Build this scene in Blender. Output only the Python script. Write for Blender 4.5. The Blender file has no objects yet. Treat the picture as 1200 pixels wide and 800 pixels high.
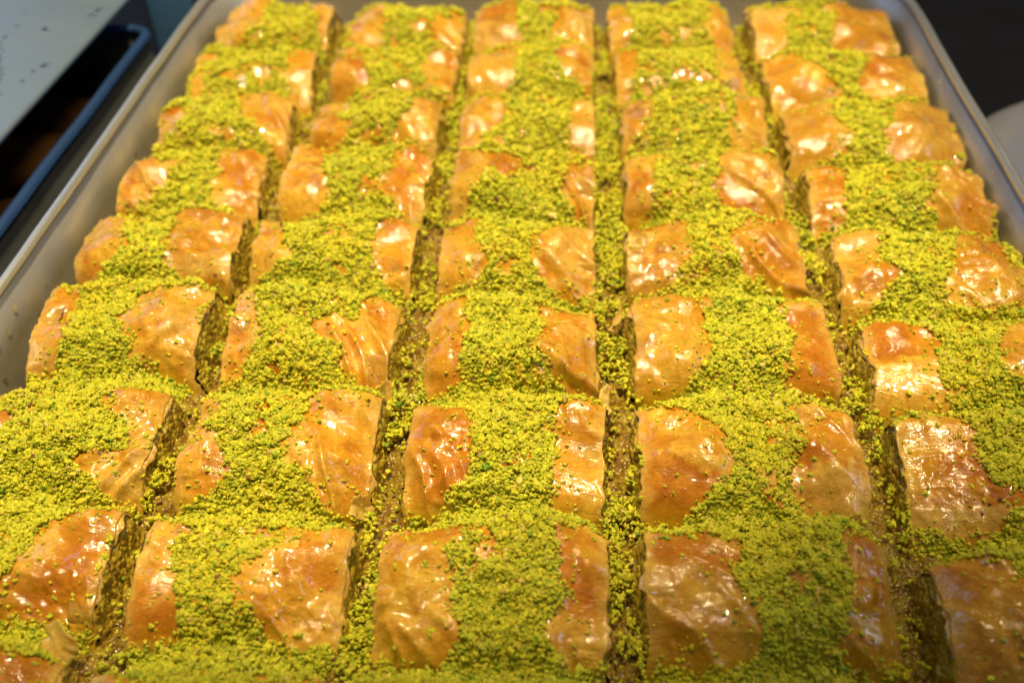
import bpy, math, random
import numpy as np
from mathutils import Vector, Matrix, Euler
from mathutils.bvhtree import BVHTree

MM = 0.001
scene = bpy.context.scene
col = scene.collection

# ------------------------------------------------------------------ camera
cam_data = bpy.data.cameras.new('camera')
cam = bpy.data.objects.new('camera', cam_data)
col.objects.link(cam)
scene.camera = cam
cam_data.sensor_width = 36.0
cam_data.lens = 35.0
cam_data.clip_start = 0.005
cam_data.clip_end = 20.0
pitch, yaw, roll = math.radians(41.609), math.radians(-4.5525), math.radians(-1.8867)
fw = Vector((math.sin(yaw) * math.cos(pitch), math.cos(yaw) * math.cos(pitch), -math.sin(pitch)))
rt = Vector((math.cos(yaw), -math.sin(yaw), 0.0))
up = rt.cross(fw)
r2 = math.cos(roll) * rt + math.sin(roll) * up
u2 = r2.cross(fw)
M = Matrix((r2, u2, -fw)).transposed().to_4x4()
M.translation = Vector((12.607, -118.621, 153.448)) * MM
cam.matrix_world = M
cam_data.dof.use_dof = True
cam_data.dof.focus_distance = 0.210
cam_data.dof.aperture_fstop = 13.5

# ------------------------------------------------------------------ world, lamps, exposure
world = bpy.data.worlds.new('World')
scene.world = world
world.use_nodes = True
bg = world.node_tree.nodes['Background']
bg.inputs['Color'].default_value = (0.75, 0.78, 0.9, 1)
bg.inputs['Strength'].default_value = 0.055

def aim(o, target):
    o.rotation_euler = (Vector(target) - o.location).to_track_quat('-Z', 'Y').to_euler()

def lamp(name, kind, loc, energy, color, target=(0, 0.1, 0), **kw):
    d = bpy.data.lights.new(name, kind)
    d.energy = energy
    d.color = color
    for k, v in kw.items():
        setattr(d, k, v)
    o = bpy.data.objects.new(name, d)
    o.location = loc
    col.objects.link(o)
    aim(o, target)
    return o

WARM = (1.0, 0.76, 0.38)
lamp('key_spot', 'SPOT', (-0.03, 0.08, 0.86), 42.0, WARM, target=(-0.066, 0.166, 0), spot_size=math.radians(26.8), spot_blend=0.13, shadow_soft_size=0.03)  # cone cut so its edge stands in for the camera holder's shadow
lamp('side_fill_spot', 'SPOT', (0.16, 0.06, 0.80), 19.0, WARM, target=(0.128, 0.050, 0), spot_size=math.radians(9.6), spot_blend=0.8, shadow_soft_size=0.03)  # added spot, brightens the right column that the key cone misses
lamp('warm_fill_panel', 'AREA', (0.20, 0.30, 0.62), 1.1, WARM, target=(0.10, 0.20, 0), shape='RECTANGLE', size=0.22, size_y=0.10)  # added soft fill that brightens the far right of the tray
for bx, by, bz in ((-0.12, -0.12, 0.85), (0.04, -0.18, 0.85), (0.16, -0.28, 0.80), (-0.02, -0.04, 0.9), (0.10, -0.06, 0.9), (-0.20, -0.20, 0.85), (-0.06, -0.30, 0.80)):
    lamp('shop_bulb', 'POINT', (bx, by, bz), 0.46, (1.0, 0.84, 0.56), shadow_soft_size=0.0042)
lamp('daylight_window', 'AREA', (-0.75, 0.75, 0.45), 0.9, (0.42, 0.62, 1.0), target=(-0.15, 0.2, 0), shape='RECTANGLE', size=0.5, size_y=0.4)
lamp('daylight_doorway', 'AREA', (0.75, 0.0, 0.35), 0.7, (0.62, 0.74, 1.0), target=(0.08, 0.0, 0), shape='RECTANGLE', size=0.12, size_y=0.30)

scene.render.engine = 'CYCLES'
scene.cycles.use_denoising = True
scene.cycles.max_bounces = 8
scene.cycles.transmission_bounces = 6
scene.cycles.sample_clamp_indirect = 4.0
scene.view_settings.view_transform = 'Standard'
scene.view_settings.look = 'None'
scene.view_settings.gamma = 1.0
scene.view_settings.use_curve_mapping = False
scene.view_settings.exposure = 0.06

# ------------------------------------------------------------------ numpy noise
_rng = np.random.RandomState(11)
_perm = _rng.permutation(256)
_perm = np.concatenate([_perm, _perm, _perm])
_g = _rng.normal(size=(256, 3))
_g /= np.linalg.norm(_g, axis=1)[:, None]

def pn(x, y, z=0.0):
    x, y, z = np.broadcast_arrays(np.asarray(x, float), np.asarray(y, float), np.asarray(z, float))
    xi = np.floor(x).astype(int); yi = np.floor(y).astype(int); zi = np.floor(z).astype(int)
    xf = x - xi; yf = y - yi; zf = z - zi
    f = lambda t: t * t * t * (t * (t * 6 - 15) + 10)
    u, v, w = f(xf), f(yf), f(zf)
    out = 0.0
    for dx in (0, 1):
        for dy in (0, 1):
            for dz in (0, 1):
                h = _perm[_perm[_perm[(xi + dx) & 255] + ((yi + dy) & 255)] + ((zi + dz) & 255)]
                g = _g[h]
                d = g[..., 0] * (xf - dx) + g[..., 1] * (yf - dy) + g[..., 2] * (zf - dz)
                out = out + d * (u if dx else 1 - u) * (v if dy else 1 - v) * (w if dz else 1 - w)
    return out * 1.5

def fbm(x, y, z=0.0, o=3):
    s = 0.0; a = 1.0; t = 0.0
    for k in range(o):
        s = s + a * pn(x * 2 ** k + 17.3 * k, y * 2 ** k - 9.1 * k, z * 2 ** k + 5.7 * k); t += a; a *= 0.5
    return s / t * 1.4

def sstep(a, b, x):
    t = np.clip((x - a) / (b - a), 0, 1)
    return t * t * (3 - 2 * t)

def mixc(a, b, t):
    return a + (np.asarray(b) - a) * t[..., None]

# ------------------------------------------------------------------ object helpers
def tag(o, label=None, cat=None, group=None, kind=None):
    if label: o['label'] = label
    if cat: o['category'] = cat
    if group: o['group'] = group
    if kind: o['kind'] = kind
    return o

def empty(name, loc, rz=0.0):
    o = bpy.data.objects.new(name, None)
    o.empty_display_size = 0.01
    o.location = Vector(loc) * MM
    o.rotation_euler = (0, 0, rz)
    col.objects.link(o)
    return o

def mesh_obj(name, verts, faces, mat, parent=None, colors=None, smooth=True):
    """verts in millimetres (n,3); faces: list/array of quads or tris"""
    me = bpy.data.meshes.new(name)
    v = np.asarray(verts, np.float32) * MM
    f = np.asarray(faces, np.int32)
    n, k = f.shape
    me.vertices.add(len(v)); me.vertices.foreach_set('co', v.ravel())
    me.loops.add(n * k); me.loops.foreach_set('vertex_index', f.ravel())
    me.polygons.add(n)
    me.polygons.foreach_set('loop_start', np.arange(0, n * k, k, dtype=np.int32))
    me.polygons.foreach_set('use_smooth', np.full(n, bool(smooth)))
    me.update(calc_edges=True)
    if colors is not None:
        at = me.color_attributes.new('tint', 'FLOAT_COLOR', 'POINT')
        c = np.ones((len(v), 4), np.float32); c[:, :3] = colors
        at.data.foreach_set('color', c.ravel())
    if mat: me.materials.append(mat)
    o = bpy.data.objects.new(name, me)
    col.objects.link(o)
    if parent: o.parent = parent
    return o

def grid_faces(ni, nj, wrap=False, off=0):
    i, j = np.meshgrid(np.arange(ni - 1), np.arange(nj if wrap else nj - 1), indexing='ij')
    j2 = (j + 1) % nj
    return (np.stack([i * nj + j, i * nj + j2, (i + 1) * nj + j2, (i + 1) * nj + j], -1).reshape(-1, 4) + off)

# ------------------------------------------------------------------ materials
def material(name):
    m = bpy.data.materials.new(name); m.use_nodes = True
    nt = m.node_tree
    return m, nt, nt.nodes['Principled BSDF']

def N(nt, kind, **kw):
    n = nt.nodes.new(kind)
    for k, v in kw.items():
        if hasattr(n, k): setattr(n, k, v)
        else: n.inputs[k].default_value = v
    return n

def ramp(nt, src, stops):
    r = nt.nodes.new('ShaderNodeValToRGB')
    while len(r.color_ramp.elements) < len(stops): r.color_ramp.elements.new(0.5)
    for e, (p, c) in zip(r.color_ramp.elements, stops):
        e.position = p; e.color = (*c, 1) if len(c) == 3 else c
    nt.links.new(src, r.inputs[0])
    return r

def tinted(nt):
    a = nt.nodes.new('ShaderNodeVertexColor'); a.layer_name = 'tint'
    return a.outputs['Color']

def mixmul(nt, a, b, fac=1.0):
    m = nt.nodes.new('ShaderNodeMix'); m.data_type = 'RGBA'; m.blend_type = 'MULTIPLY'
    m.inputs[0].default_value = fac
    nt.links.new(a, m.inputs[6]); nt.links.new(b, m.inputs[7])
    return m.outputs[2]

def noise(nt, vec, scale, detail=4, rough=0.5, dist=0.0):
    n = nt.nodes.new('ShaderNodeTexNoise')
    n.inputs['Scale'].default_value = scale; n.inputs['Detail'].default_value = detail
    n.inputs['Roughness'].default_value = rough; n.inputs['Distortion'].default_value = dist
    nt.links.new(vec, n.inputs['Vector'])
    return n.outputs['Fac']

def math2(nt, op, a, b):
    m = nt.nodes.new('ShaderNodeMath'); m.operation = op
    for k, v in enumerate((a, b)):
        if isinstance(v, (int, float)): m.inputs[k].default_value = v
        else: nt.links.new(v, m.inputs[k])
    return m.outputs[0]

def crust_material(name, sss=0.25, rough=0.32, coat=1.0):
    m, nt, b = material(name)
    tc = nt.nodes.new('ShaderNodeTexCoord'); ob = tc.outputs['Object']
    info = nt.nodes.new('ShaderNodeObjectInfo')
    sh = N(nt, 'ShaderNodeVectorMath', operation='ADD')
    cmb = nt.nodes.new('ShaderNodeCombineXYZ'); nt.links.new(info.outputs['Random'], cmb.inputs[0]); nt.links.new(info.outputs['Random'], cmb.inputs[2])
    nt.links.new(ob, sh.inputs[0]); nt.links.new(cmb.outputs[0], sh.inputs[1]); vec = sh.outputs[0]
    # blotches of the bake, crisp edged sheet remnants, fine mottling
    a = ramp(nt, noise(nt, vec, 210, 6, .62, .8), [(0.34, (0.88, 0.76, 0.55)), (0.50, (1, 1, 1)), (0.68, (1.10, 1.14, 1.20))])
    c = ramp(nt, noise(nt, vec, 120, 7, .60, 1.4), [(0.455, (1, 1, 1)), (0.475, (0.92, 0.80, 0.62)), (0.56, (0.97, 0.90, 0.80)), (0.58, (1.05, 1.08, 1.12))])
    d = ramp(nt, noise(nt, vec, 1500, 3), [(0.35, (0.90, 0.86, 0.80)), (0.60, (1.05, 1.06, 1.08))])
    o = mixmul(nt, tinted(nt), a.outputs[0], .8); o = mixmul(nt, o, c.outputs[0], .75); o = mixmul(nt, o, d.outputs[0])
    nt.links.new(o, b.inputs['Base Color'])
    b.inputs['Roughness'].default_value = rough
    b.inputs['IOR'].default_value = 1.45
    b.inputs['Subsurface Weight'].default_value = sss
    b.inputs['Subsurface Radius'].default_value = (0.7, 0.6, 0.2)
    b.inputs['Subsurface Scale'].default_value = 0.0016
    b.inputs['Coat Weight'].default_value = coat
    b.inputs['Coat Roughness'].default_value = 0.05
    b.inputs['Coat IOR'].default_value = 1.66
    b.inputs['Specular IOR Level'].default_value = 0.25
    # crinkles: ridged noise drawn out along the pleats, plus a fine tooth
    mp = N(nt, 'ShaderNodeMapping'); mp.inputs['Scale'].default_value = (1.0, 2.4, 1.6); mp.inputs['Rotation'].default_value = (0, 0, 0.75)
    nt.links.new(vec, mp.inputs['Vector'])
    rid = math2(nt, 'ABSOLUTE', math2(nt, 'SUBTRACT', noise(nt, mp.outputs[0], 170, 4, .55, .7), .5), 0)
    rid = math2(nt, 'SUBTRACT', 1.0, math2(nt, 'MINIMUM', math2(nt, 'MULTIPLY', rid, 9.0), 1.0))
    hgt = math2(nt, 'ADD', math2(nt, 'MULTIPLY', rid, .55), noise(nt, vec, 600, 4, .6))
    bu = N(nt, 'ShaderNodeBump'); bu.inputs['Strength'].default_value = 0.28; bu.inputs['Distance'].default_value = 0.0005
    nt.links.new(hgt, bu.inputs['Height']); nt.links.new(bu.outputs[0], b.inputs['Normal'])
    hc = math2(nt, 'ADD', math2(nt, 'MULTIPLY', rid, .22), math2(nt, 'ADD', noise(nt, vec, 170, 3, .45), math2(nt, 'MULTIPLY', noise(nt, vec, 800, 2, .5), .07)))
    bc = N(nt, 'ShaderNodeBump'); bc.inputs['Strength'].default_value = 0.42; bc.inputs['Distance'].default_value = 0.0008
    nt.links.new(hc, bc.inputs['Height']); nt.links.new(bc.outputs[0], b.inputs['Coat Normal'])
    return m

M_CRUST = crust_material('glazed filo')
M_LAYER = crust_material('pale filo sheet', 0.5, 0.35)

def filling_material(name, dark, mid, light, scale=900):
    m, nt, b = material(name)
    tc = nt.nodes.new('ShaderNodeTexCoord')
    v = N(nt, 'ShaderNodeTexVoronoi'); v.inputs['Scale'].default_value = scale
    nt.links.new(tc.outputs['Object'], v.inputs['Vector'])
    n = N(nt, 'ShaderNodeTexNoise'); n.inputs['Scale'].default_value = 240; n.inputs['Detail'].default_value = 4
    nt.links.new(tc.outputs['Object'], n.inputs['Vector'])
    ad = N(nt, 'ShaderNodeMath', operation='MULTIPLY_ADD'); ad.inputs[1].default_value = 0.55; 
    sep = nt.nodes.new('ShaderNodeSeparateColor'); nt.links.new(v.outputs['Color'], sep.inputs[0])
    nt.links.new(sep.outputs[0], ad.inputs[0]); 
    nm = N(nt, 'ShaderNodeMath', operation='MULTIPLY'); nm.inputs[1].default_value = 0.55
    nt.links.new(n.outputs['Fac'], nm.inputs[0]); nt.links.new(nm.outputs[0], ad.inputs[2])
    r = ramp(nt, ad.outputs[0], [(0.15, dark), (0.5, mid), (0.85, light)])
    nt.links.new(r.outputs[0], b.inputs['Base Color'])
    b.inputs['Roughness'].default_value = 0.35
    b.inputs['Coat Weight'].default_value = 0.8
    b.inputs['Coat Roughness'].default_value = 0.08
    b.inputs['Subsurface Weight'].default_value = 0.0
    bu = N(nt, 'ShaderNodeBump'); bu.inputs['Strength'].default_value = 0.8; bu.inputs['Distance'].default_value = 0.0008
    nt.links.new(v.outputs['Distance'], bu.inputs['Height']); bu.invert = True
    nt.links.new(bu.outputs[0], b.inputs['Normal']); nt.links.new(bu.outputs[0], b.inputs['Coat Normal'])
    return m

M_FILL = filling_material('wet pistachio filling', (0.18, 0.10, 0.008), (0.42, 0.28, 0.022), (0.56, 0.47, 0.05))
M_SYRUP = filling_material('syrup soaked crumbs', (0.10, 0.05, 0.004), (0.24, 0.14, 0.010), (0.38, 0.29, 0.02), 950)
M_SYRUP.node_tree.nodes['Principled BSDF'].inputs['Coat Weight'].default_value = 0.35
M_SYRUP.node_tree.nodes['Principled BSDF'].inputs['Coat Roughness'].default_value = 0.15

M_CRUMB, nt, b = material('ground pistachio')
at = nt.nodes.new('ShaderNodeAttribute'); at.attribute_type = 'INSTANCER'; at.attribute_name = 'crumb_tint'
tc = nt.nodes.new('ShaderNodeTexCoord')
rr = ramp(nt, noise(nt, tc.outputs['Object'], 1400, 3), [(0.3, (0.80, 0.86, 0.7)), (0.7, (1.15, 1.1, 1.15))])
nt.links.new(mixmul(nt, at.outputs['Color'], rr.outputs[0]), b.inputs['Base Color'])
b.inputs['Roughness'].default_value = 0.62
b.inputs['Specular IOR Level'].default_value = 0.35
b.inputs['Subsurface Weight'].default_value = 0.35
b.inputs['Subsurface Radius'].default_value = (1.0, 0.9, 0.15)
b.inputs['Subsurface Scale'].default_value = 0.0004
M_BED, nt, b = material('packed ground pistachio')
nt.links.new(tinted(nt), b.inputs['Base Color'])
b.inputs['Roughness'].default_value = 0.7

def metal_material(name, base, rough, wear=0.3, spots=None, metallic=1.0):
    m, nt, b = material(name)
    tc = nt.nodes.new('ShaderNodeTexCoord')
    n = N(nt, 'ShaderNodeTexNoise'); n.inputs['Scale'].default_value = 45; n.inputs['Detail'].default_value = 6
    nt.links.new(tc.outputs['Object'], n.inputs['Vector'])
    lo = tuple(c * (1 - wear) for c in base)
    r = ramp(nt, n.outputs['Fac'], [(0.3, lo), (0.65, base)])
    nt.links.new(r.outputs[0], b.inputs['Base Color'])
    rr = ramp(nt, n.outputs['Fac'], [(0.3, (rough + .12,) * 3), (0.7, (rough - .05,) * 3)])
    nt.links.new(rr.outputs[0], b.inputs['Roughness'])
    b.inputs['Metallic'].default_value = metallic
    n2 = N(nt, 'ShaderNodeTexNoise'); n2.inputs['Scale'].default_value = 160; n2.inputs['Detail'].default_value = 3
    nt.links.new(tc.outputs['Object'], n2.inputs['Vector'])
    bu = N(nt, 'ShaderNodeBump'); bu.inputs['Strength'].default_value = 0.15; bu.inputs['Distance'].default_value = 0.001
    nt.links.new(n2.outputs['Fac'], bu.inputs['Height']); nt.links.new(bu.outputs[0], b.inputs['Normal'])
    return m

M_ALU = metal_material('worn aluminium', (0.64, 0.66, 0.70), 0.42, 0.34, metallic=0.75)
M_RIM = metal_material('bright tray rim', (0.70, 0.76, 0.84), 0.32, 0.15, metallic=0.75)
M_BLUE = metal_material('blue grey steel', (0.022, 0.07, 0.24), 0.38, 0.25, metallic=0.2)
M_TEAL = metal_material('teal blue steel', (0.09, 0.24, 0.52), 0.45, 0.2, metallic=0.1)
M_SHADED_STEEL = metal_material('shaded steel wall', (0.05, 0.06, 0.07), 0.5, 0.4, metallic=0.3)  # shade on the neighbouring tray's walls put into the steel colour
M_LID = metal_material('pale wet steel', (0.24, 0.34, 0.50), 0.42, 0.10, metallic=0.55)
M_COUNTER = metal_material('dark counter', (0.02, 0.02, 0.022), 0.45, 0.4, metallic=0.0)
M_DISH = metal_material('grey ceramic', (0.62, 0.62, 0.66), 0.4, 0.08, metallic=0.0)
M_SHADED_PASTRY = metal_material('dim brown pastry', (0.20, 0.09, 0.028), 0.4, 0.6, metallic=0.0)  # brown darkened to carry the shade inside the neighbouring tray
M_WATER, nt, b = material('water drop')
b.inputs['Base Color'].default_value = (1, 1, 1, 1); b.inputs['Roughness'].default_value = 0.03
b.inputs['Transmission Weight'].default_value = 1.0; b.inputs['IOR'].default_value = 1.33
M_GLAZE, nt, b = material('syrup bead')
b.inputs['Base Color'].default_value = (1.0, 0.82, 0.45, 1); b.inputs['Roughness'].default_value = 0.03
b.inputs['Transmission Weight'].default_value = 1.0; b.inputs['IOR'].default_value = 1.47
BARE = [
(18,[-120.8,247.6,-106.8,247.6,-103.2,241.3,-106.7,238.2,-102.4,224.7,-108.2,216.9,-116.7,216.9,-117.4,226.1]),
(18,[-87.8,241.3,-77.8,243.6,-74.0,219.2,-78.6,218.4,-83.6,232.1]),
(17,[-116.8,183.7,-114.6,187.4,-113.9,181.3,-115.9,177.0]),
(17,[-85.7,209.2,-77.0,212.0,-75.1,187.8,-76.7,177.3,-82.4,180.7,-86.0,190.8,-86.7,200.5]),
(16,[-116.5,156.5,-110.5,157.7,-108.9,150.6,-111.4,148.8,-113.6,145.9,-119.6,145.0,-118.9,151.3]),
(16,[-94.2,165.7,-91.4,171.4,-80.7,173.9,-75.7,171.6,-75.2,145.4,-78.7,146.2,-84.3,151.7,-88.3,156.9,-91.8,156.9]),
(15,[-118.3,133.9,-116.1,139.9,-109.8,140.0,-111.3,132.6,-111.0,127.8,-104.5,121.9,-107.2,115.6,-111.6,112.9,-117.8,109.2,-119.6,123.0]),
(15,[-93.5,140.2,-79.4,142.4,-76.2,110.9,-80.6,112.5,-86.9,115.9,-91.3,116.7,-92.4,123.5,-90.1,128.2]),
(14,[-118.6,103.4,-111.4,103.5,-105.7,87.8,-106.9,84.4,-112.0,80.5,-117.6,76.8,-116.4,81.6,-117.5,91.3]),
(14,[-95.3,103.9,-76.5,106.7,-75.2,98.2,-75.9,85.0,-73.6,76.2,-79.3,76.7,-83.2,80.3,-87.9,80.9,-93.3,84.6,-95.0,93.8]),
(13,[-118.6,70.1,-111.7,70.7,-111.3,62.9,-111.8,59.0,-108.1,56.0,-109.8,49.5,-111.8,45.4,-119.5,43.2,-119.8,48.2,-119.8,56.3]),
(13,[-94.5,68.4,-75.5,72.6,-78.3,67.2,-78.8,57.4,-75.6,43.0,-79.7,43.3,-82.5,47.0,-86.3,50.1,-89.1,49.3,-94.2,55.4,-94.3,61.8]),
(12,[-121.0,38.3,-112.1,38.6,-109.3,33.7,-117.8,31.5]),
(12,[-116.0,27.6,-108.4,25.8,-109.8,22.7,-113.6,22.6]),
(12,[-88.4,36.6,-76.3,38.3,-75.8,29.0,-76.7,23.8,-75.7,6.7,-80.0,7.8,-83.6,10.1,-86.4,12.2,-90.1,14.3,-89.4,16.2,-86.4,15.3,-83.4,17.5,-80.5,18.7,-81.9,26.2,-86.7,29.1]),
(11,[-90.8,-4.0,-90.0,-1.9,-79.3,1.7,-74.6,2.9,-77.7,-3.5,-76.5,-17.0,-74.9,-27.3,-79.8,-25.0,-83.2,-23.8,-88.7,-21.3,-92.8,-21.0,-94.7,-16.0,-92.3,-14.0,-91.6,-10.1,-90.8,-8.1]),
(10,[-86.3,-32.2,-83.1,-31.0,-76.2,-31.0,-74.1,-30.6,-72.9,-37.2,-83.8,-37.7]),
(28,[-69.9,241.3,-60.5,243.6,-58.7,221.6,-59.5,215.3,-67.1,214.6,-69.0,221.6]),
(28,[-38.9,230.7,-28.1,242.8,-27.2,214.7,-30.2,213.6,-36.6,217.3,-40.1,221.7]),
(27,[-70.8,205.2,-62.1,205.2,-59.7,191.0,-57.3,185.0,-63.5,183.9,-71.2,181.0,-70.5,194.1]),
(27,[-38.4,202.7,-28.1,204.1,-27.9,183.1,-32.8,184.1,-37.5,188.1,-40.4,192.4]),
(26,[-71.2,171.6,-67.3,177.5,-59.0,178.8,-59.4,172.9,-64.7,164.3,-65.6,161.6,-60.5,156.2,-57.2,152.4,-60.8,149.4,-72.7,148.5,-69.9,156.1]),
(26,[-38.5,173.1,-29.0,175.6,-29.5,152.6,-29.4,143.7,-35.7,151.0,-39.4,148.2,-43.1,151.0,-41.4,154.3,-38.0,159.2]),
(25,[-72.4,143.1,-60.1,143.2,-61.8,133.4,-61.6,128.7,-59.0,121.8,-59.8,115.1,-66.1,113.6,-72.0,111.8,-71.4,123.9]),
(25,[-40.4,138.6,-34.2,140.2,-28.6,136.4,-29.0,118.5,-30.2,110.8,-34.5,112.7,-37.3,116.8,-41.7,122.2,-43.3,124.4,-40.8,129.1]),
(24,[-73.0,103.5,-62.6,104.6,-64.7,98.4,-65.0,92.6,-63.2,86.9,-59.2,83.8,-63.4,82.4,-69.9,81.1]),
(24,[-40.6,100.2,-36.5,103.9,-28.6,104.1,-29.0,89.6,-28.9,76.7,-33.1,79.4,-35.7,82.9,-38.6,87.5,-40.0,93.2]),
(23,[-70.7,70.7,-65.3,70.9,-65.3,64.2,-63.1,59.5,-60.7,54.3,-63.8,50.3,-64.8,45.7,-70.9,43.0,-70.6,48.9,-70.3,59.3]),
(23,[-37.9,69.9,-29.1,70.8,-29.4,52.8,-29.3,38.5,-31.6,41.6,-34.7,43.4,-40.1,47.4,-41.5,49.6,-37.7,51.0,-43.3,53.9,-49.6,56.7,-48.8,60.8,-43.7,61.6,-38.5,61.1]),
(22,[-69.6,33.9,-64.6,33.8,-64.5,29.3,-66.2,24.2,-62.0,19.4,-58.7,13.9,-60.6,10.3,-70.2,7.6,-69.7,14.5,-70.4,24.0]),
(22,[-43.6,34.0,-27.3,35.3,-27.5,28.0,-28.7,18.2,-28.1,4.5,-31.9,6.3,-36.5,8.2,-38.9,10.0,-40.0,13.9,-42.6,15.4,-46.4,18.7,-44.5,22.4,-46.6,23.6,-42.5,26.2,-44.0,28.7]),
(21,[-68.4,-0.0,-60.4,-2.8,-63.1,-6.0,-62.0,-11.8,-58.4,-18.2,-59.1,-21.3,-58.4,-24.7,-61.1,-26.8,-67.2,-27.6,-71.5,-29.5,-69.4,-24.4,-67.6,-16.7,-68.0,-7.2]),
(21,[-46.8,-11.2,-41.5,-6.1,-39.7,-3.0,-31.1,-0.1,-28.6,0.0,-29.2,-8.6,-28.8,-15.1,-28.1,-26.3,-33.4,-27.1,-36.8,-24.0,-38.6,-22.7,-41.1,-21.4,-44.9,-18.5,-47.4,-17.7,-47.6,-14.1]),
(20,[-69.3,-37.1,-68.0,-32.7,-61.8,-33.3,-56.9,-36.5]),
(38,[-24.7,241.3,-12.1,243.6,-9.4,224.9,-12.0,215.7,-24.1,214.3]),
(38,[7.3,235.9,19.8,243.5,18.8,215.1,10.7,216.5,4.5,221.9]),
(37,[-24.5,202.8,-7.5,205.5,-8.5,191.4,-11.3,180.5,-23.9,178.9]),
(37,[6.4,203.0,18.7,205.7,18.9,181.6,13.9,185.9,8.2,188.4,6.6,194.6]),
(36,[-24.1,168.7,-10.5,168.9,-11.0,156.9,-15.9,151.6,-18.1,146.1,-24.3,141.2,-23.8,151.5]),
(36,[11.8,168.0,19.4,172.0,19.3,146.4,16.7,144.9,12.8,148.0,11.9,157.2]),
(35,[-22.6,134.1,-9.5,134.3,-1.7,127.4,-7.5,122.8,-12.6,125.0,-16.7,116.2,-19.9,111.8,-24.5,109.4,-22.6,120.3]),
(35,[11.8,130.0,19.1,133.4,19.1,111.1,15.5,111.0,13.2,113.6,10.3,116.6,9.9,123.1]),
(34,[-22.7,99.4,-13.0,100.8,-13.4,91.9,-14.3,90.0,-9.4,83.1,-11.3,79.4,-16.7,79.3,-23.0,76.1,-23.1,82.9]),
(34,[5.4,98.8,19.0,103.9,19.3,83.7,20.4,74.8,16.8,75.7,10.3,79.8,8.1,80.9,2.5,86.7,2.2,92.2]),
(33,[-22.2,68.0,-13.5,69.6,-13.9,62.5,-10.4,57.9,-12.2,54.8,-13.9,51.7,-12.4,45.8,-16.1,43.7,-19.8,40.9,-24.6,40.2,-23.4,50.0,-22.7,59.1]),
(33,[5.3,68.8,19.2,69.8,20.2,46.5,19.8,39.1,14.8,42.5,10.0,44.3,7.0,47.3,4.1,48.3,5.9,52.3,6.8,55.3]),
(32,[-21.9,34.7,-10.4,35.9,-10.0,31.2,-8.7,23.7,-7.4,12.6,-12.4,10.0,-14.8,7.9,-23.3,5.8,-22.5,10.5,-22.4,20.8]),
(32,[10.3,32.4,20.9,33.7,21.1,22.3,21.2,5.5,16.7,8.4,12.5,10.6,9.9,9.0,9.8,15.0,10.5,21.9]),
(31,[-23.0,1.1,-9.7,1.2,-8.3,-3.8,-12.0,-6.9,-8.4,-10.6,-9.2,-17.9,-5.8,-22.2,-10.1,-25.7,-15.9,-27.7,-24.6,-28.9,-23.3,-16.7,-22.5,-7.3]),
(31,[10.2,-1.7,21.1,0.3,21.6,-14.9,22.4,-28.8,18.2,-25.4,12.3,-24.3,9.2,-21.7,10.6,-18.0,12.9,-15.2,11.9,-7.9]),
(48,[23.0,239.7,29.3,243.5,32.5,225.0,30.2,217.3,23.6,214.6]),
(48,[60.8,243.5,69.3,243.5,68.1,217.3,64.5,216.2,58.2,220.3,60.1,228.6]),
(47,[24.3,204.4,32.7,204.5,31.4,191.7,30.1,184.1,25.1,182.4]),
(47,[59.8,199.5,68.3,204.7,70.5,189.0,71.9,179.1,66.6,182.6,61.2,185.4,58.8,188.9]),
(46,[26.2,173.8,39.9,175.1,36.7,165.6,35.0,157.5,30.9,150.6,25.4,146.6,25.1,157.3]),
(46,[63.0,171.4,71.5,173.2,71.7,152.9,72.4,142.8,66.3,145.0,62.4,150.9,59.3,153.6,62.3,157.8]),
(45,[26.1,137.3,36.1,137.4,34.9,128.1,34.4,115.4,29.7,114.2,25.7,112.6]),
(45,[55.8,136.8,63.9,138.8,72.6,134.3,73.4,120.1,73.6,111.4,65.8,112.4,59.0,115.0,54.4,117.5,51.2,121.7,54.2,128.5]),
(44,[26.3,107.3,38.5,107.5,40.3,100.8,42.8,95.1,42.3,87.8,38.3,85.0,38.2,82.6,31.8,81.4,26.6,80.3]),
(44,[59.7,104.0,69.2,107.4,72.7,104.3,72.5,85.6,73.0,77.1,67.8,79.9,62.7,83.0,58.6,85.3,55.7,88.1,53.7,93.5,55.6,97.3]),
(43,[26.5,73.3,40.7,74.4,44.5,70.5,43.5,64.1,44.0,57.9,44.5,52.1,40.7,47.4,37.8,45.4,33.9,43.4,26.7,42.3,26.6,57.4]),
(43,[63.0,71.7,71.3,72.9,74.9,65.0,73.8,47.2,70.7,44.2,64.3,46.0,61.7,47.9,64.6,55.6,65.0,64.7]),
(42,[26.6,34.4,34.2,35.2,41.1,30.3,42.0,26.7,43.9,23.1,44.4,19.6,45.0,16.6,43.1,14.1,40.4,12.3,35.3,8.8,26.0,5.9,26.2,17.8]),
(42,[59.7,36.1,74.1,36.5,73.5,24.1,74.3,9.9,73.9,5.1,66.6,7.4,61.9,9.6,58.1,12.8,57.9,17.8,61.0,21.4,62.6,26.2,61.7,31.0]),
(41,[26.4,0.1,37.7,-0.0,42.2,-2.8,42.9,-10.4,46.1,-15.6,46.0,-21.2,40.2,-24.1,30.0,-25.3,27.4,-21.2,26.2,-12.9]),
(41,[63.8,-0.4,73.2,-0.1,73.0,-9.2,72.7,-19.5,74.4,-27.3,67.4,-26.3,63.5,-22.6,60.0,-22.1,63.0,-16.7,64.4,-9.5]),
(58,[71.9,236.0,87.0,241.2,86.2,225.1,85.0,215.2,79.0,213.3,70.9,214.4]),
(58,[107.4,243.5,126.1,247.3,122.2,213.5,108.4,214.5,102.3,217.1]),
(57,[73.4,201.5,84.2,201.5,88.4,192.2,97.9,183.6,97.5,179.9,85.1,178.2,72.0,176.1]),
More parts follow.
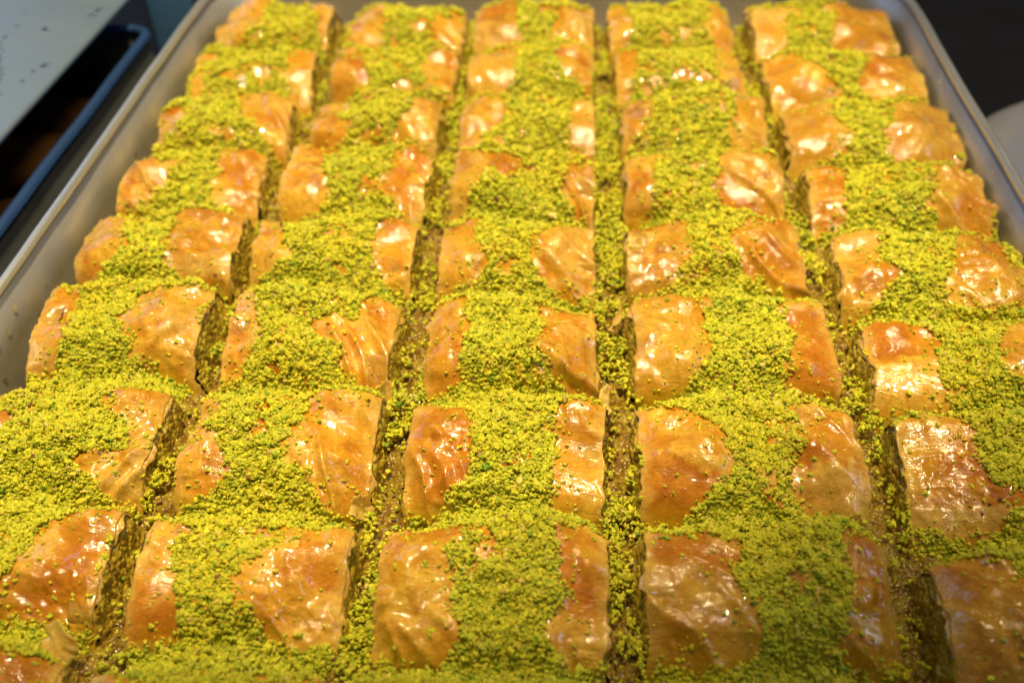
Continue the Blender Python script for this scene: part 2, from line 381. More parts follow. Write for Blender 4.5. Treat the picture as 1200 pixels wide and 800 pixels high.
(57,[113.2,204.9,124.8,206.3,125.6,186.4,122.4,175.6,114.7,178.4,105.8,181.7,105.2,186.3]),
(56,[75.4,168.8,91.4,170.1,90.6,158.2,95.5,150.6,92.1,144.8,84.5,143.2,75.6,139.9]),
(56,[113.5,169.2,126.9,170.5,126.2,153.6,124.1,138.3,114.9,140.0,106.8,143.4,105.1,148.4]),
(55,[75.8,133.4,90.0,134.6,87.7,124.6,85.0,113.9,86.8,110.8,81.0,109.4,75.2,108.0]),
(55,[112.1,131.8,125.4,132.9,126.8,123.2,123.9,104.1,116.4,105.6,111.2,108.5,109.7,112.6,113.4,122.9]),
(54,[79.5,99.8,90.2,100.8,90.7,92.5,89.1,85.3,89.8,78.5,87.2,74.8,80.9,73.6,77.2,77.0]),
(54,[112.6,98.6,122.3,98.8,122.7,89.6,124.7,86.2,123.5,74.8,115.2,73.1,105.5,75.1,102.9,77.5,107.6,84.0]),
(53,[79.9,65.1,91.2,67.0,97.2,59.5,94.3,52.1,93.5,45.2,96.4,41.2,94.2,38.5,84.9,35.8,78.1,36.6,78.1,47.4]),
(53,[113.6,63.0,123.8,64.8,118.2,41.7,111.6,44.6,108.7,47.0,108.5,52.6]),
(52,[80.4,31.7,92.2,33.3,95.3,28.5,95.5,20.3,96.1,13.6,98.2,9.7,95.1,6.3,88.3,3.8,80.1,1.5,79.5,10.9,79.1,22.0]),
(52,[111.5,25.5,123.9,29.5,118.0,2.5,108.9,3.7,106.0,11.8]),
(51,[78.7,-3.7,88.6,-3.9,92.4,-6.6,95.0,-10.1,91.3,-27.6,79.1,-30.4,78.1,-19.5]),
(50,[78.1,-35.8,86.2,-35.4,83.0,-49.7,75.4,-50.1]),
]
# where each piece lies (x, y, width, depth in mm, turn in degrees), nearest row first
ROWS = {
1: [[-96.5,-30.9,42,34,0.7],[-96.3,2.0,41.8,33.0,1.3],[-98.0,37.0,42.5,35.6,0.8],[-97.3,71.5,42.6,33.9,1.4],[-97.7,104.5,41.6,33.0,3.0],[-99.1,138.0,40.3,33.0,5.0],[-98.6,170.3,41.8,33.0,5.5],[-98.8,206.5,42.6,36.5,4.0],[-98.9,243.6,41.2,37.0,-1.0]],
2: [[-48.6,-32.7,40,34,0.1],[-48.5,0.6,40.0,33.4,-0.4],[-48.7,35.0,40.6,34.4,1.0],[-50.0,71.1,40.9,36.1,-0.6],[-50.6,104.1,42.9,33.0,0.5],[-51.0,141.0,42.8,35.9,-2.4],[-50.3,174.0,41.2,33.0,0.4],[-49.4,206.6,42.2,32.6,-0.4],[-50.6,243.6,43.3,37.0,0.0]],
3: [[-0.6,-32.5,44.6,34,-0.1],[-1.1,1.0,43.4,33.4,-0.9],[-0.7,34.8,42.1,33.9,-1.2],[-1.4,70.2,40.4,35.4,0.4],[-1.9,102.8,40.9,32.8,1.3],[-2.0,135.4,41.4,32.6,-0.7],[-2.4,172.0,42.5,36.6,1.5],[-2.9,207.0,42.1,34.8,0.9],[-3.1,243.6,43.9,36.6,0.0]],
4: [[49.4,-32.7,45.7,34,-0.2],[49.7,0.4,46.0,33.1,-0.2],[50.4,35.7,46.6,35.3,0.4],[50.7,73.2,47.5,36.7,-0.8],[49.6,107.3,46.0,33.8,-0.5],[49.6,138.4,45.7,31.1,-0.2],[49.1,172.8,44.7,34.2,-1.1],[47.0,205.8,43.0,32.7,0.2],[46.3,243.6,45.1,37.0,0.0]],
5: [[101.0,-36.4,45,34,-2.0],[101.5,-3.9,45.0,32.6,-1.8],[102.6,31.4,44.4,35.3,-2.4],[103.0,64.2,45.0,32.8,-2.8],[103.5,98.9,47.3,34.7,-3.4],[102.8,133.1,50.0,34.1,-1.7],[102.6,169.0,51.6,35.6,-0.3],[101.4,205.0,51.6,35.6,2.0],[100.6,243.6,51.0,38.0,2.4]],
}
LOOK = {
(1, 0): ('baklava cut off by the lower left corner of the photo, bare golden crust',),
(1, 1): ('leftmost column, nearest whole baklava, broad bare crust, loose filo flake at front corner',),
(1, 2): ('leftmost column, second whole baklava, left half heaped with crumbs, notched bare right end',),
(1, 3): ('leftmost column, third whole baklava from the front, bare left end close to the tray wall',),
(1, 4): ('leftmost column, fourth whole baklava from the front, broad bare orange right half',),
(1, 5): ('leftmost column, fifth whole baklava from the front, stepped bare patches at both ends',),
(1, 6): ('leftmost column, sixth whole baklava from the front, crumbs crossing from back left to front',),
(1, 7): ('leftmost column, second baklava from the back wall, left end almost buried in crumbs',),
(1, 8): ('far left corner baklava of the tray, bare crust beside the curved rim',),
(2, 0): ('baklava just peeping in at the bottom edge, second column from the left',),
(2, 1): ('second column from left, nearest whole baklava, long bare left strip and bare right half',),
(2, 2): ('second column from left, second whole baklava, large glossy bare right half with loose flake',),
(2, 3): ('second column from left, third whole baklava, narrow bare left strip, long folds down right end',),
(2, 4): ('second column from left, fourth whole baklava, narrow bare right end, small bare left strip',),
(2, 5): ('second column from left, fifth whole baklava, wide bare left end and pleated right end',),
(2, 6): ('second column from left, sixth whole baklava, pleated bare right end narrowing to the front',),
(2, 7): ('second column from left, second from the back wall, bare patches at both ends',),
(2, 8): ('second column from left, farthest baklava, touching the back wall',),
(3, 0): ('baklava just peeping in at the bottom edge, middle column',),
(3, 1): ('middle column, nearest whole baklava, wide bare left half, right end in soft shadow',),
(3, 2): ('middle column, second whole baklava, square bare left third, straight bare right strip',),
(3, 3): ('middle column, third whole baklava from the front, slanting fold and flake at its right end',),
(3, 4): ('middle column, fourth whole baklava from the front, bare wedge widening to its right edge',),
(3, 5): ('middle column, fifth whole baklava from the front, bare streak reaching in from back left',),
(3, 6): ('middle column, sixth whole baklava, bare left end tapering forward, slim bare right strip',),
(3, 7): ('middle column, second baklava from the back wall, square bare left third',),
(3, 8): ('middle column, farthest baklava, touching the back wall',),
(4, 0): ('baklava just peeping in at the bottom edge, second column from the right',),
(4, 1): ('second column from right, nearest whole baklava, its broad bare left half in shadow',),
(4, 2): ('second column from right, second whole baklava, broad bare left half, slanting bare right end',),
(4, 3): ('second column from right, third whole baklava, large square bare left third',),
(4, 4): ('second column from right, fourth whole baklava, bare right end slanting down to a point',),
(4, 5): ('second column from right, fifth whole baklava, diagonal layered folds across its bare right half',),
(4, 6): ('second column from right, sixth whole baklava, narrow bare strips at both ends',),
(4, 7): ('second column from right, second from the back wall, small bare patches beside thick crumbs',),
(4, 8): ('second column from right, farthest baklava, touching the back wall, mostly under crumbs',),
(5, 0): ('baklava just peeping in at the lower right, rightmost column',),
(5, 1): ('baklava in the shadowed lower right corner, broad bare crust, dark nutty cut end',),
(5, 2): ('rightmost column, second whole baklava, dark nutty cut end showing left of broad bare crust',),
(5, 3): ('rightmost column, third whole baklava from the front, large square bare left half',),
(5, 4): ('rightmost column, fourth whole baklava from the front, large bare right end by the tray wall',),
(5, 5): ('rightmost column, fifth whole baklava from the front, wrinkled bare right third, narrow bare left end',),
(5, 6): ('rightmost column, sixth whole baklava from the front, bare left half and wide bare right end',),
(5, 7): ('rightmost column, second baklava from the back wall, crumbs sweeping diagonally over it',),
(5, 8): ('far right corner baklava of the tray, large bare amber right half',),
}

# ------------------------------------------------------------------ counter, tray and what stands beside it
H = 27.0                                   # piece height, mm
FLOOR = -28.0

def slab(x0, x1, y0, y1, z):
    return np.array([[x0, y0, z], [x1, y0, z], [x1, y1, z], [x0, y1, z]], float), np.array([[0, 1, 2, 3]])

v, f = slab(-900, 900, -500, 1300, -75.0)
tag(mesh_obj('counter', v, f, M_COUNTER), kind='structure')

def round_rect(x0, x1, y0, y1, r, n=10):
    pts = []
    for cx, cy, a0 in ((x1 - r, y1 - r, 0), (x0 + r, y1 - r, 90), (x0 + r, y0 + r, 180), (x1 - r, y0 + r, 270)):
        for k in range(n + 1):
            a = math.radians(a0 + 90 * k / n)
            pts.append((cx + r * math.cos(a), cy + r * math.sin(a)))
    # subdivide the straight runs so that dents can be added
    out = []
    for i, p in enumerate(pts):
        q = pts[(i + 1) % len(pts)]
        d = math.hypot(q[0] - p[0], q[1] - p[1]); m = max(1, int(d / 8))
        for k in range(m): out.append((p[0] + (q[0] - p[0]) * k / m, p[1] + (q[1] - p[1]) * k / m))
    return np.array(out)

def sweep(loop, profile, dent=0.5, closed=True):
    """loop (n,2); profile list of (outward, z). returns rings joined to quads"""
    n = len(loop)
    t = np.roll(loop, -1, 0) - np.roll(loop, 1, 0)
    t /= np.linalg.norm(t, axis=1)[:, None]
    nrm = np.stack([t[:, 1], -t[:, 0]], 1)
    vs = []
    for o, z in profile:
        p = loop + nrm * o
        dd = dent * fbm(p[:, 0] * .02, p[:, 1] * .02, z * .03, 3)
        p = p + nrm * dd[:, None]
        zz = z + 0.6 * dent * pn(p[:, 0] * .03, p[:, 1] * .03, 7.7)
        vs.append(np.stack([p[:, 0], p[:, 1], zz], 1))
    return np.concatenate(vs), grid_faces(len(profile), n, wrap=True)

tray = tag(empty('baking_tray', (0, 110, FLOOR - 1.5)), 'large worn aluminium baking tray with flared sides holding all the green topped baklava', 'tray')
base = round_rect(-123.0, 127.0, -62.0, 265.5, 34.0)
def local(vs, o): return vs - np.array(o.location) / MM
# inner wall, rolled over the edge, and the outer wall
v, f = sweep(base, [(-6.0, FLOOR - .6), (-3.0, FLOOR - .2), (-1.0, FLOOR + 1.5), (0.6, FLOOR + 10), (2.0, FLOOR + 20), (3.3, 3.5),
                    (4.9, 3.5), (3.6, FLOOR + 20), (2.2, FLOOR + 10), (0.5, FLOOR), (-3, FLOOR - 1.5), (-8, FLOOR - 1.5)])
mesh_obj('tray_wall', local(v, tray), f, M_ALU, tray)
rp = [(4.1 + 1.35 * math.cos(a), 4.8 + 1.35 * math.sin(a)) for a in np.linspace(0, 2 * math.pi, 13)]
v, f = sweep(base, rp, 0.55)
mesh_obj('rolled_rim', local(v, tray), f, M_RIM, tray)
ring = base * 1.0
c0 = ring.mean(0)
v = np.concatenate([np.c_[c0 + (ring - c0) * .975, np.full(len(ring), FLOOR - .55)], [[c0[0], c0[1], FLOOR - .55]]])
n = len(ring)
f = np.stack([np.arange(n), (np.arange(n) + 1) % n, np.full(n, n)], 1)
mesh_obj('tray_floor', local(v, tray), f, M_ALU, tray)

rnd = random.Random(9)
dv, df, off = [], [], 0
for k in range(46):
    sx_ = rnd.choice((-1, -1, 1)); t_ = rnd.random(); yy = rnd.uniform(20, 240)
    zz = FLOOR + 12 + 18 * t_; o_ = 1.1 + 2.1 * t_
    xx = (-123 - o_ + .2) if sx_ < 0 else (127 + o_ - .2)
    rr = rnd.uniform(.35, 1.0)
    a = np.linspace(0, 2 * math.pi, 10, endpoint=False)
    for s, hh in ((1., 0.), (.8, .3), (.4, .45), (.02, .5)):
        dv.append(np.stack([np.full(10, xx - sx_ * hh * rr), yy + rr * s * np.cos(a), zz + 1.3 * rr * s * np.sin(a)], 1))
    df.append(grid_faces(4, 10, True, off)); off += 40
tag(mesh_obj('syrup_beads', local(np.concatenate(dv), tray), np.concatenate(df), M_GLAZE, tray), kind='stuff')

# the neighbouring blue tray, lower, in the shade of a pale lid
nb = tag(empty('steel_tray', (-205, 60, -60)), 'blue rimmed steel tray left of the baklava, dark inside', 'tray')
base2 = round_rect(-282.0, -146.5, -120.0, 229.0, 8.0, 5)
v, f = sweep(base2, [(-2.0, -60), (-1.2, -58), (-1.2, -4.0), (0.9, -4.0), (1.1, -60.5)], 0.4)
mesh_obj('tray_wall', local(v, nb), f, M_SHADED_STEEL, nb)
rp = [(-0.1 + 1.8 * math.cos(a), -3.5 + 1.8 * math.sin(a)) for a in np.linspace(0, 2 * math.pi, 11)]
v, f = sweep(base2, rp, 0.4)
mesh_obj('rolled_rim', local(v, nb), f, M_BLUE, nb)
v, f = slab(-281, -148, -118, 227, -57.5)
mesh_obj('tray_floor', local(v, nb), f, M_SHADED_STEEL, nb)

def rounded_box(sx, sy, sz, r=1.0, seg=3):
    import bmesh
    bm = bmesh.new()
    bmesh.ops.create_cube(bm, size=1.0)
    bmesh.ops.scale(bm, vec=(sx, sy, sz), verts=bm.verts)
    bmesh.ops.bevel(bm, geom=bm.edges[:], offset=r, segments=seg, profile=0.5, affect='EDGES')
    me = bpy.data.meshes.new('m'); 
    for vv in bm.verts: vv.co *= MM
    for ff in bm.faces: ff.smooth = True
    bm.to_mesh(me); bm.free()
    return me

def box_obj(name, size, loc, mat, parent=None, r=1.0, rot=(0, 0, 0)):
    me = rounded_box(*size, r=r); me.name = name; me.materials.append(mat)
    o = bpy.data.objects.new(name, me)
    o.location = Vector(loc) * MM; o.rotation_euler = rot
    col.objects.link(o)
    if parent: o.parent = parent
    return o

post = tag(box_obj('steel_post', (17, 6.0, 150), (-144.5, 247, 0), M_TEAL, None, 1.2), 'short stretch of teal blue steel post behind the blue rimmed tray, top left', 'post')

lid = tag(empty('steel_sheet', (-231, 120, 8)), 'pale blue grey wet steel sheet with water drops at the upper left', 'metal sheet')
lid_rz = math.radians(1.3)
lid.rotation_euler = (0, 0, -lid_rz)
me = rounded_box(150, 470, 2.4, r=1.1); me.name = 'sheet_plate'; me.materials.append(M_LID)
o = bpy.data.objects.new('sheet_plate', me); col.objects.link(o); o.parent = lid; o.location = (0, 0, -.0012)
rnd = random.Random(4)
dv, df, off = [], [], 0
drops = [(rnd.uniform(30, 72), rnd.uniform(-40, 130), rnd.uniform(.5, 1.6)) for _ in range(34)]
for k in range(14):  # a run of water that crept down the plate
    drops.append((44 + k * 1.5 + rnd.uniform(-.8, .8), 78 - k * 3.4, rnd.uniform(.6, 1.1)))
for dx, dy, rr in drops:
    a = np.linspace(0, 2 * math.pi, 14, endpoint=False)
    rings = []
    wob = 1 + .25 * np.sin(2 * a + rnd.uniform(0, 6)) + .12 * np.sin(3 * a + rnd.uniform(0, 6))
    for s, h in ((1.0, -.05), (.85, .22), (.55, .36), (.2, .42)):
        rings.append(np.stack([dx + rr * s * wob * np.cos(a), dy + rr * s * wob * np.sin(a), np.full(14, h * rr)], 1))
    rings.append(np.stack([np.full(14, dx), np.full(14, dy), np.full(14, .43 * rr)], 1))
    dv.append(np.concatenate(rings)); df.append(grid_faces(5, 14, True, off)); off += 70
tag(mesh_obj('water_drops', np.concatenate(dv), np.concatenate(df), M_WATER, lid), kind='stuff')

# grey dish on the right
a = np.linspace(0, 2 * math.pi, 96, endpoint=False)
prof = [(0, -46), (60, -46), (74, -44)] + [(84 + 17 * math.cos(t), -50 + 17 * math.sin(t)) for t in np.linspace(1.9, -.6, 12)] + [(90, -66), (72, -75)]
v = np.concatenate([np.stack([r * np.cos(a), r * np.sin(a), np.full(96, z + 75.0)], 1) for r, z in prof])
dish = tag(mesh_obj('dish', v, grid_faces(len(prof), 96, True), M_DISH), 'blurred plain grey dish beyond the right side of the tray', 'dish')
dish.location = Vector((233, 158, -75)) * MM

# ------------------------------------------------------------------ the baklava
TAN = np.array((0.69, 0.425, 0.048)); AMBER = np.array((0.62, 0.32, 0.018)); BROWN = np.array((0.50, 0.185, 0.007))
PALE = np.array((0.70, 0.48, 0.11)); OLIVE = np.array((0.56, 0.37, 0.024)); DEEP = np.array((0.34, 0.10, 0.006))

def profile(b, n_back, n_front, ns, low):
    """half superellipse from back foot to front foot in (y, z), z from -H to 0"""
    ph = np.linspace(0, math.pi, 400)
    c, s = np.cos(ph), np.sin(ph)
    n = np.where(c > 0, n_back, n_front)
    y = b * np.sign(c) * np.abs(c) ** (2 / n)
    z = -H + H * np.abs(s) ** (2 / n)
    front = np.clip(-y / b, 0, 1)
    z = z - low * front ** 1.6 * (z + H) / H
    d = np.r_[0, np.cumsum(np.hypot(np.diff(y), np.diff(z)))]
    # more points on the top than on the hidden sides
    w = np.r_[0, np.cumsum(np.hypot(np.diff(y), np.diff(z)) * (0.35 + sstep(-18, -6, (z[1:] + z[:-1]) / 2)))]
    t = np.linspace(0, w[-1], ns)
    return np.interp(t, w, y), np.interp(t, w, z)

ALL_TRI_V, ALL_TRI_F, voff = [], [], 0

FOLD = {(2, 3): 62, (2, 5): 48, (2, 6): 45, (3, 3): 40, (4, 5): 36, (4, 4): 45, (4, 2): 40, (3, 5): 55, (5, 5): 42}

def build_piece(c, r):
    global voff
    x0, y0, w, d, turn = ROWS[c][r]
    rs = random.Random(c * 100 + r)
    sd = c * 31.7 + r * 12.9
    hw = w / 2 - .35; b = d * 0.476
    yc = y0 - b + 2.6
    root = empty('baklava_piece', (x0, yc, -H), math.radians(turn))
    label = LOOK[(c, r)][0]
    tag(root, label, 'baklava', 'baklava pieces in the tray')
    near = r <= 2
    nx, ns = (104, 84) if near else ((72, 60) if r <= 5 else (52, 44))
    py, pz = profile(b, rs.uniform(6.5, 11), rs.uniform(2.3, 2.9), ns, rs.uniform(2.4, 4.4))
    # outward normal of the profile
    ty, tz = np.gradient(py), np.gradient(pz)
    ln = np.hypot(ty, tz); ny, nz = -tz / ln * -1, ty / ln * -1   # back foot -> top -> front: normal points out
    ny, nz = tz / ln, -ty / ln
    u = np.linspace(-1, 1, nx)
    u = np.sign(u) * (1 - (1 - np.abs(u)) ** 1.15)                # a little denser near the ends
    U, PY = np.meshgrid(u, py, indexing='ij'); _, PZ = np.meshgrid(u, pz, indexing='ij')
    NY = np.broadcast_to(ny, U.shape); NZ = np.broadcast_to(nz, U.shape)
    X = U * hw
    k = 1 / hw
    top = sstep(-14, -3, PZ)
    # ragged cut edge
    rag = 1 + 0.040 * fbm(np.sign(U) * 3 + PY * .12, PZ * .12, sd, 3) + 0.022 * pn(PY * .5, PZ * .5, sd + np.sign(U))
    X = X * (1 + (rag - 1) * np.abs(U) ** 3)
    # big soft bulges, pinched ends, one corner pulled down
    big = 4.2 * fbm(X * .045 + sd, PY * .06, sd, 2)
    endL, endR = rs.uniform(1.2, 3.4), rs.uniform(1.0, 3.8)
    ends = -(endL * np.clip(-U, 0, 1) ** 4.5 + endR * np.clip(U, 0, 1) ** 4.5)
    corner = -rs.uniform(.5, 3.2) * sstep(.15, 1.0, U * .75 - PY / b * .55) * 1.0
    # pleats that run from the top towards the front right corner (some pieces: front left)
    al = math.radians(rs.choice([38, 48, 55, 60, 125]) + rs.uniform(-8, 8))
    fold = FOLD.get((c, r))
    if fold: al = math.radians(fold)
    ca, sa = math.cos(al), -math.sin(al)
    along = X * ca + PY * sa; across = -X * sa + PY * ca
    wx = 2.5 * pn(X * .07, PY * .07, sd + 3)
    p1 = 1 - np.abs(pn(across * .13 + wx * .18, along * .028, sd + 8)) * 2.4
    p1 = np.clip(p1, 0, 1) ** 2.2
    side = sstep(-.2, .75, U if rs.random() < .75 else -U) * .9 + .12
    if fold: side = sstep(-.1, .5, U) + .1
    pleat = (3.4 if fold else rs.uniform(1.4, 2.7)) * p1 * side * (0.35 + 0.65 * sstep(.5, -.6, PY / b))
    # smaller crumples, bubbles
    cr = 1 - np.abs(fbm(X * .16 + sd, PY * .20 + PZ * .12, sd + 2, 3)) * 2.2
    crumple = 0.80 * np.clip(cr, 0, 1) ** 2.0 * sstep(-.35, .35, pn(X * .05, PY * .07, sd + 19)) - .12
    bub = fbm(X * .10 + 5, PY * .11, sd + 30, 2)
    bubble = 2.2 * np.clip(bub - .18, 0, 1)
    fine = 0.10 * fbm(X * .55, PY * .55 + PZ * .4, sd + 40, 3)
    # torn upper sheet: a crisp low step with the darker sheet below showing
    tn = fbm(X * .055 + 9, PY * .075 + PZ * .04, sd + 60, 4) + 0.06 * pn(X * .9, PY * .9, sd)
    th = rs.uniform(-.12, .10)
    ply = sstep(th - .022, th + .022, tn)
    t2 = sstep(-.02, .02, fbm(X * .05 - 4, PY * .06 + PZ * .05, sd + 90, 4) + .05 * pn(X * 1.1, PY * 1.1, sd + 1) - rs.uniform(.18, .3))
    disp = (big + pleat + crumple + bubble * top + fine + .34 * (ply - .5) * top + .28 * t2)
    disp = disp * (0.30 + 0.70 * top)
    Z = PZ + NZ * disp + (ends + corner) * (PZ + H) / H
    Y = PY + NY * disp * .8
    # pinch the foot of the ends
    Y = Y * (1 - .03 * np.abs(U) ** 6)
    Z = np.maximum(Z, -H)
    # ---- colour: what the oven did, sheet by sheet
    shade = fbm(X * .06 + 2, PY * .08, sd + 70, 4)
    bake = fbm(X * .035 + 40, PY * .05, sd + 75, 3) + .35 * (PY / b) * rs.uniform(.2, .8)
    C = np.broadcast_to(TAN, X.shape + (3,)).copy()
    C = mixc(C, AMBER, sstep(-.25, .35, shade))
    C = mixc(C, BROWN, .80 * (1 - ply) * sstep(-.35, .35, bake))
    C = mixc(C, BROWN, .40 * sstep(.16, .5, bake))
    C = mixc(C, DEEP, .45 * sstep(.32, .55, fbm(X * .10, PY * .12, sd + 120, 3)) * top)
    C = mixc(C, PALE, .75 * t2 * (.4 + .6 * sstep(-.2, .3, shade)))
    edge = sstep(.86, .99, np.abs(U) + .05 * pn(PY * .3, PZ * .3, sd + 5))
    C = mixc(C, PALE, .65 * edge)
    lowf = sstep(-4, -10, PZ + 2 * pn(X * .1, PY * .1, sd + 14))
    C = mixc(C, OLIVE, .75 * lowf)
    C *= (1 + .16 * fbm(X * .5, PY * .5 + PZ * .5, sd + 44, 3))[..., None] * rs.uniform(.92, 1.08)
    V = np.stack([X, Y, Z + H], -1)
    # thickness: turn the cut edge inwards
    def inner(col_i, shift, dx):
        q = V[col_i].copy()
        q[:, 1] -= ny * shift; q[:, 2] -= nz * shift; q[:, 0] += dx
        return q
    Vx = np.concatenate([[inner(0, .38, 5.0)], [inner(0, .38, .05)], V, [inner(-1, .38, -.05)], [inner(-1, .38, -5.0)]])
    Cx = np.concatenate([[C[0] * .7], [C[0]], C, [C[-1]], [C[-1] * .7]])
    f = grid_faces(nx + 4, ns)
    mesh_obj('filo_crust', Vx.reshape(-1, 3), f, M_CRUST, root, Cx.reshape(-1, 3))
    # ---- paler second sheet sticking out raggedly at both cut ends
    lv, lf, lc, off = [], [], [], 0
    for e, sg in ((0, -1), (-1, 1)):
        base_q = V[e]
        out = -.3 + 1.9 * np.clip(fbm(py * .22, pz * .22, sd + sg * 7, 3) + .15, 0, .9)
        cols = []
        for dx, sh in ((-4.0, .50), (-.5, .45), (0.0, .42), (1.0, .75)):
            q = base_q.copy()
            q[:, 0] += sg * (dx if dx <= 0 else 0) + (sg * out * dx if dx > 0 else 0)
            q[:, 1] -= ny * sh; q[:, 2] -= nz * sh
            if dx > 0: q[:, 2] -= .45 * np.abs(out)
            cols.append(q)
        cols = np.array(cols)
        mesh_obj('filo_layer', cols.reshape(-1, 3), grid_faces(4, ns), M_LAYER, root,
                 np.broadcast_to(PALE * .9, (4 * ns, 3)) * (1 + .25 * pn(np.tile(py, 4) * .4, np.tile(pz, 4) * .4, sd))[:, None])
    # ---- nut filling showing at both cut ends
    nr = 16 if near else 10
    fv, ff, off = [], [], 0
    for e, sg in ((0, -1), (-1, 1)):
        bl_ = rs.uniform(3.2, 4.8) + (1.8 if sg * (c - 3) < 0 else 0)
        q = V[e].copy(); q[:, 1] -= ny * .55; q[:, 2] -= nz * .55
        ctr = np.array([q[:, 0].mean(), 0.0, H * .42])
        rr = np.linspace(1.0, 0.02, nr)[:, None, None]
        g = ctr + (q[None] - ctr) * rr
        g[..., 2] = np.maximum(g[..., 2], .2)
        lump = .9 * fbm(g[..., 1] * .30, g[..., 2] * .30, sd + sg * 9, 3) + .7 * np.clip(fbm(g[..., 1] * .8, g[..., 2] * .8, sd + 3 * sg, 2), -.3, 1)
        bulge = (bl_) * (1 - g[..., 2] / H)
        xb = np.abs(q[:, 0])[None] * rr[..., 0] + (1 - rr[..., 0]) * np.abs(q[:, 0]).mean()
        inn = (.5 * sstep(.9, 1.0, rr[..., 0]))
        g[..., 0] = sg * (xb - .9 - inn + lump + bulge)
        mesh_obj('pistachio_filling', g.reshape(-1, 3), grid_faces(nr, ns), M_FILL, root)
    # world-space copy for dropping crumbs on
    a = math.radians(turn)
    P = Vx.reshape(-1, 3)
    Wd = np.stack([x0 + P[:, 0] * math.cos(a) - P[:, 1] * math.sin(a), yc + P[:, 0] * math.sin(a) + P[:, 1] * math.cos(a), P[:, 2] - H], 1)
    ALL_TRI_V.append(Wd); ALL_TRI_F.append(f + voff); voff += len(P)
    return root

ROOT = {}
for r in range(9):
    for c in range(1, 6):
        ROOT[(c, r)] = build_piece(c, r)

# ------------------------------------------------------------------ height map of the pieces
VV = np.concatenate(ALL_TRI_V); FF = np.concatenate(ALL_TRI_F)
bvh = BVHTree.FromPolygons(VV.tolist(), FF.tolist())
STEP = 0.6
GX = np.arange(-128, 132, STEP); GY = np.arange(-64, 264, STEP)
H0 = np.full((len(GX), len(GY)), -40.0)
dn = Vector((0, 0, -1))
rc = bvh.ray_cast
for i, gx in enumerate(GX):
    gx = float(gx)
    for j, gy in enumerate(GY):
        h = rc((gx, float(gy), 20.0), dn)[0]
        if h is not None: H0[i, j] = h[2]
XX, YY = np.meshgrid(GX, GY, indexing='ij')

def blur(a, s, axes=(0, 1)):
    k = np.arange(-int(3 * s / STEP) - 1, int(3 * s / STEP) + 2) * STEP
    g = np.exp(-.5 * (k / s) ** 2); g /= g.sum()
    for ax in axes:
        pad = [(0, 0), (0, 0)]; pad[ax] = (len(k) // 2,) * 2
        p = np.pad(a, pad, mode='edge')
        a = np.apply_along_axis(lambda m: np.convolve(m, g, 'valid'), ax, p)
    return a

def in_poly(poly):
    p = np.array(poly).reshape(-1, 2)
    res = np.zeros(XX.shape, bool)
    i0, i1 = np.searchsorted(GX, p[:, 0].min()), np.searchsorted(GX, p[:, 0].max())
    j0, j1 = np.searchsorted(GY, p[:, 1].min()), np.searchsorted(GY, p[:, 1].max())
    sx, sy = XX[i0:i1, j0:j1], YY[i0:i1, j0:j1]
    ins = np.zeros(sx.shape, bool)
    for k in range(len(p)):
        (xa, ya), (xb, yb) = p[k - 1], p[k]
        if ya == yb: continue
        ins ^= ((ya > sy) != (yb > sy)) & (sx < (xb - xa) * (sy - ya) / (yb - ya) + xa)
    res[i0:i1, j0:j1] = ins
    return res

bare = np.zeros(XX.shape)
for key, poly in BARE: bare[in_poly(poly)] = 1.0
# the gaps between the columns
gap = np.ones(XX.shape, bool)
for c in range(1, 6):
    for r in range(9):
        x0, y0, w, d, turn = ROWS[c][r]
        y0 += 2.6; w -= 1.4
        ok = (YY <= y0 + .01) & (YY > y0 - d - 1.5) & (np.abs(XX - x0) < w / 2 + .3)
        gap &= ~ok
gap &= (YY < 246)
# column span along y for every gap cell: anything in a gap outside the outer columns gets no crumbs
outer = (XX < -118) | (XX > 125)
vl0 = np.maximum(H0, -15.0)
bare = bare * (vl0 > -7.5 - 3.0 * sstep(60, 160, YY))
m = blur(np.where(gap, 0.0, 1.0 - bare), 0.9)
m_n = m + 0.24 * fbm(XX * .22, YY * .22, 3.3, 3) + .16 * pn(XX * .7, YY * .7, 1.1) - .10 * sstep(80, 190, YY)
valid0 = np.maximum(H0, -15.0)
crest0 = sstep(-.4, 1.6, H0 - blur(valid0, 7.0, (1,)))
thin = sstep(.12, .42, fbm(XX * .10, YY * .13, 55., 3)) * crest0 * (~gap)
cover = sstep(.50, .96, m_n - .32 * thin - .05) * (YY < 247) * (YY > -66)
# scattered crumbs over bare crust close to the heaps
halo = blur(cover, 3.4)
GAPD = [(-73, .18), (-26, .44), (24, .47), (75, .24)]
gd = np.zeros(XX.shape)
for gx, dens in GAPD:
    gd = np.where(np.abs(XX - gx) < 12, dens, gd)
gcl = fbm(XX * .10, YY * .055, 9.2, 3) * .8 + .5
gapcov = np.where(gap & ~outer, sstep(1 - gd - .16, 1 - gd + .16, gcl + .25 * blur(cover, 2.5)), 0.0)

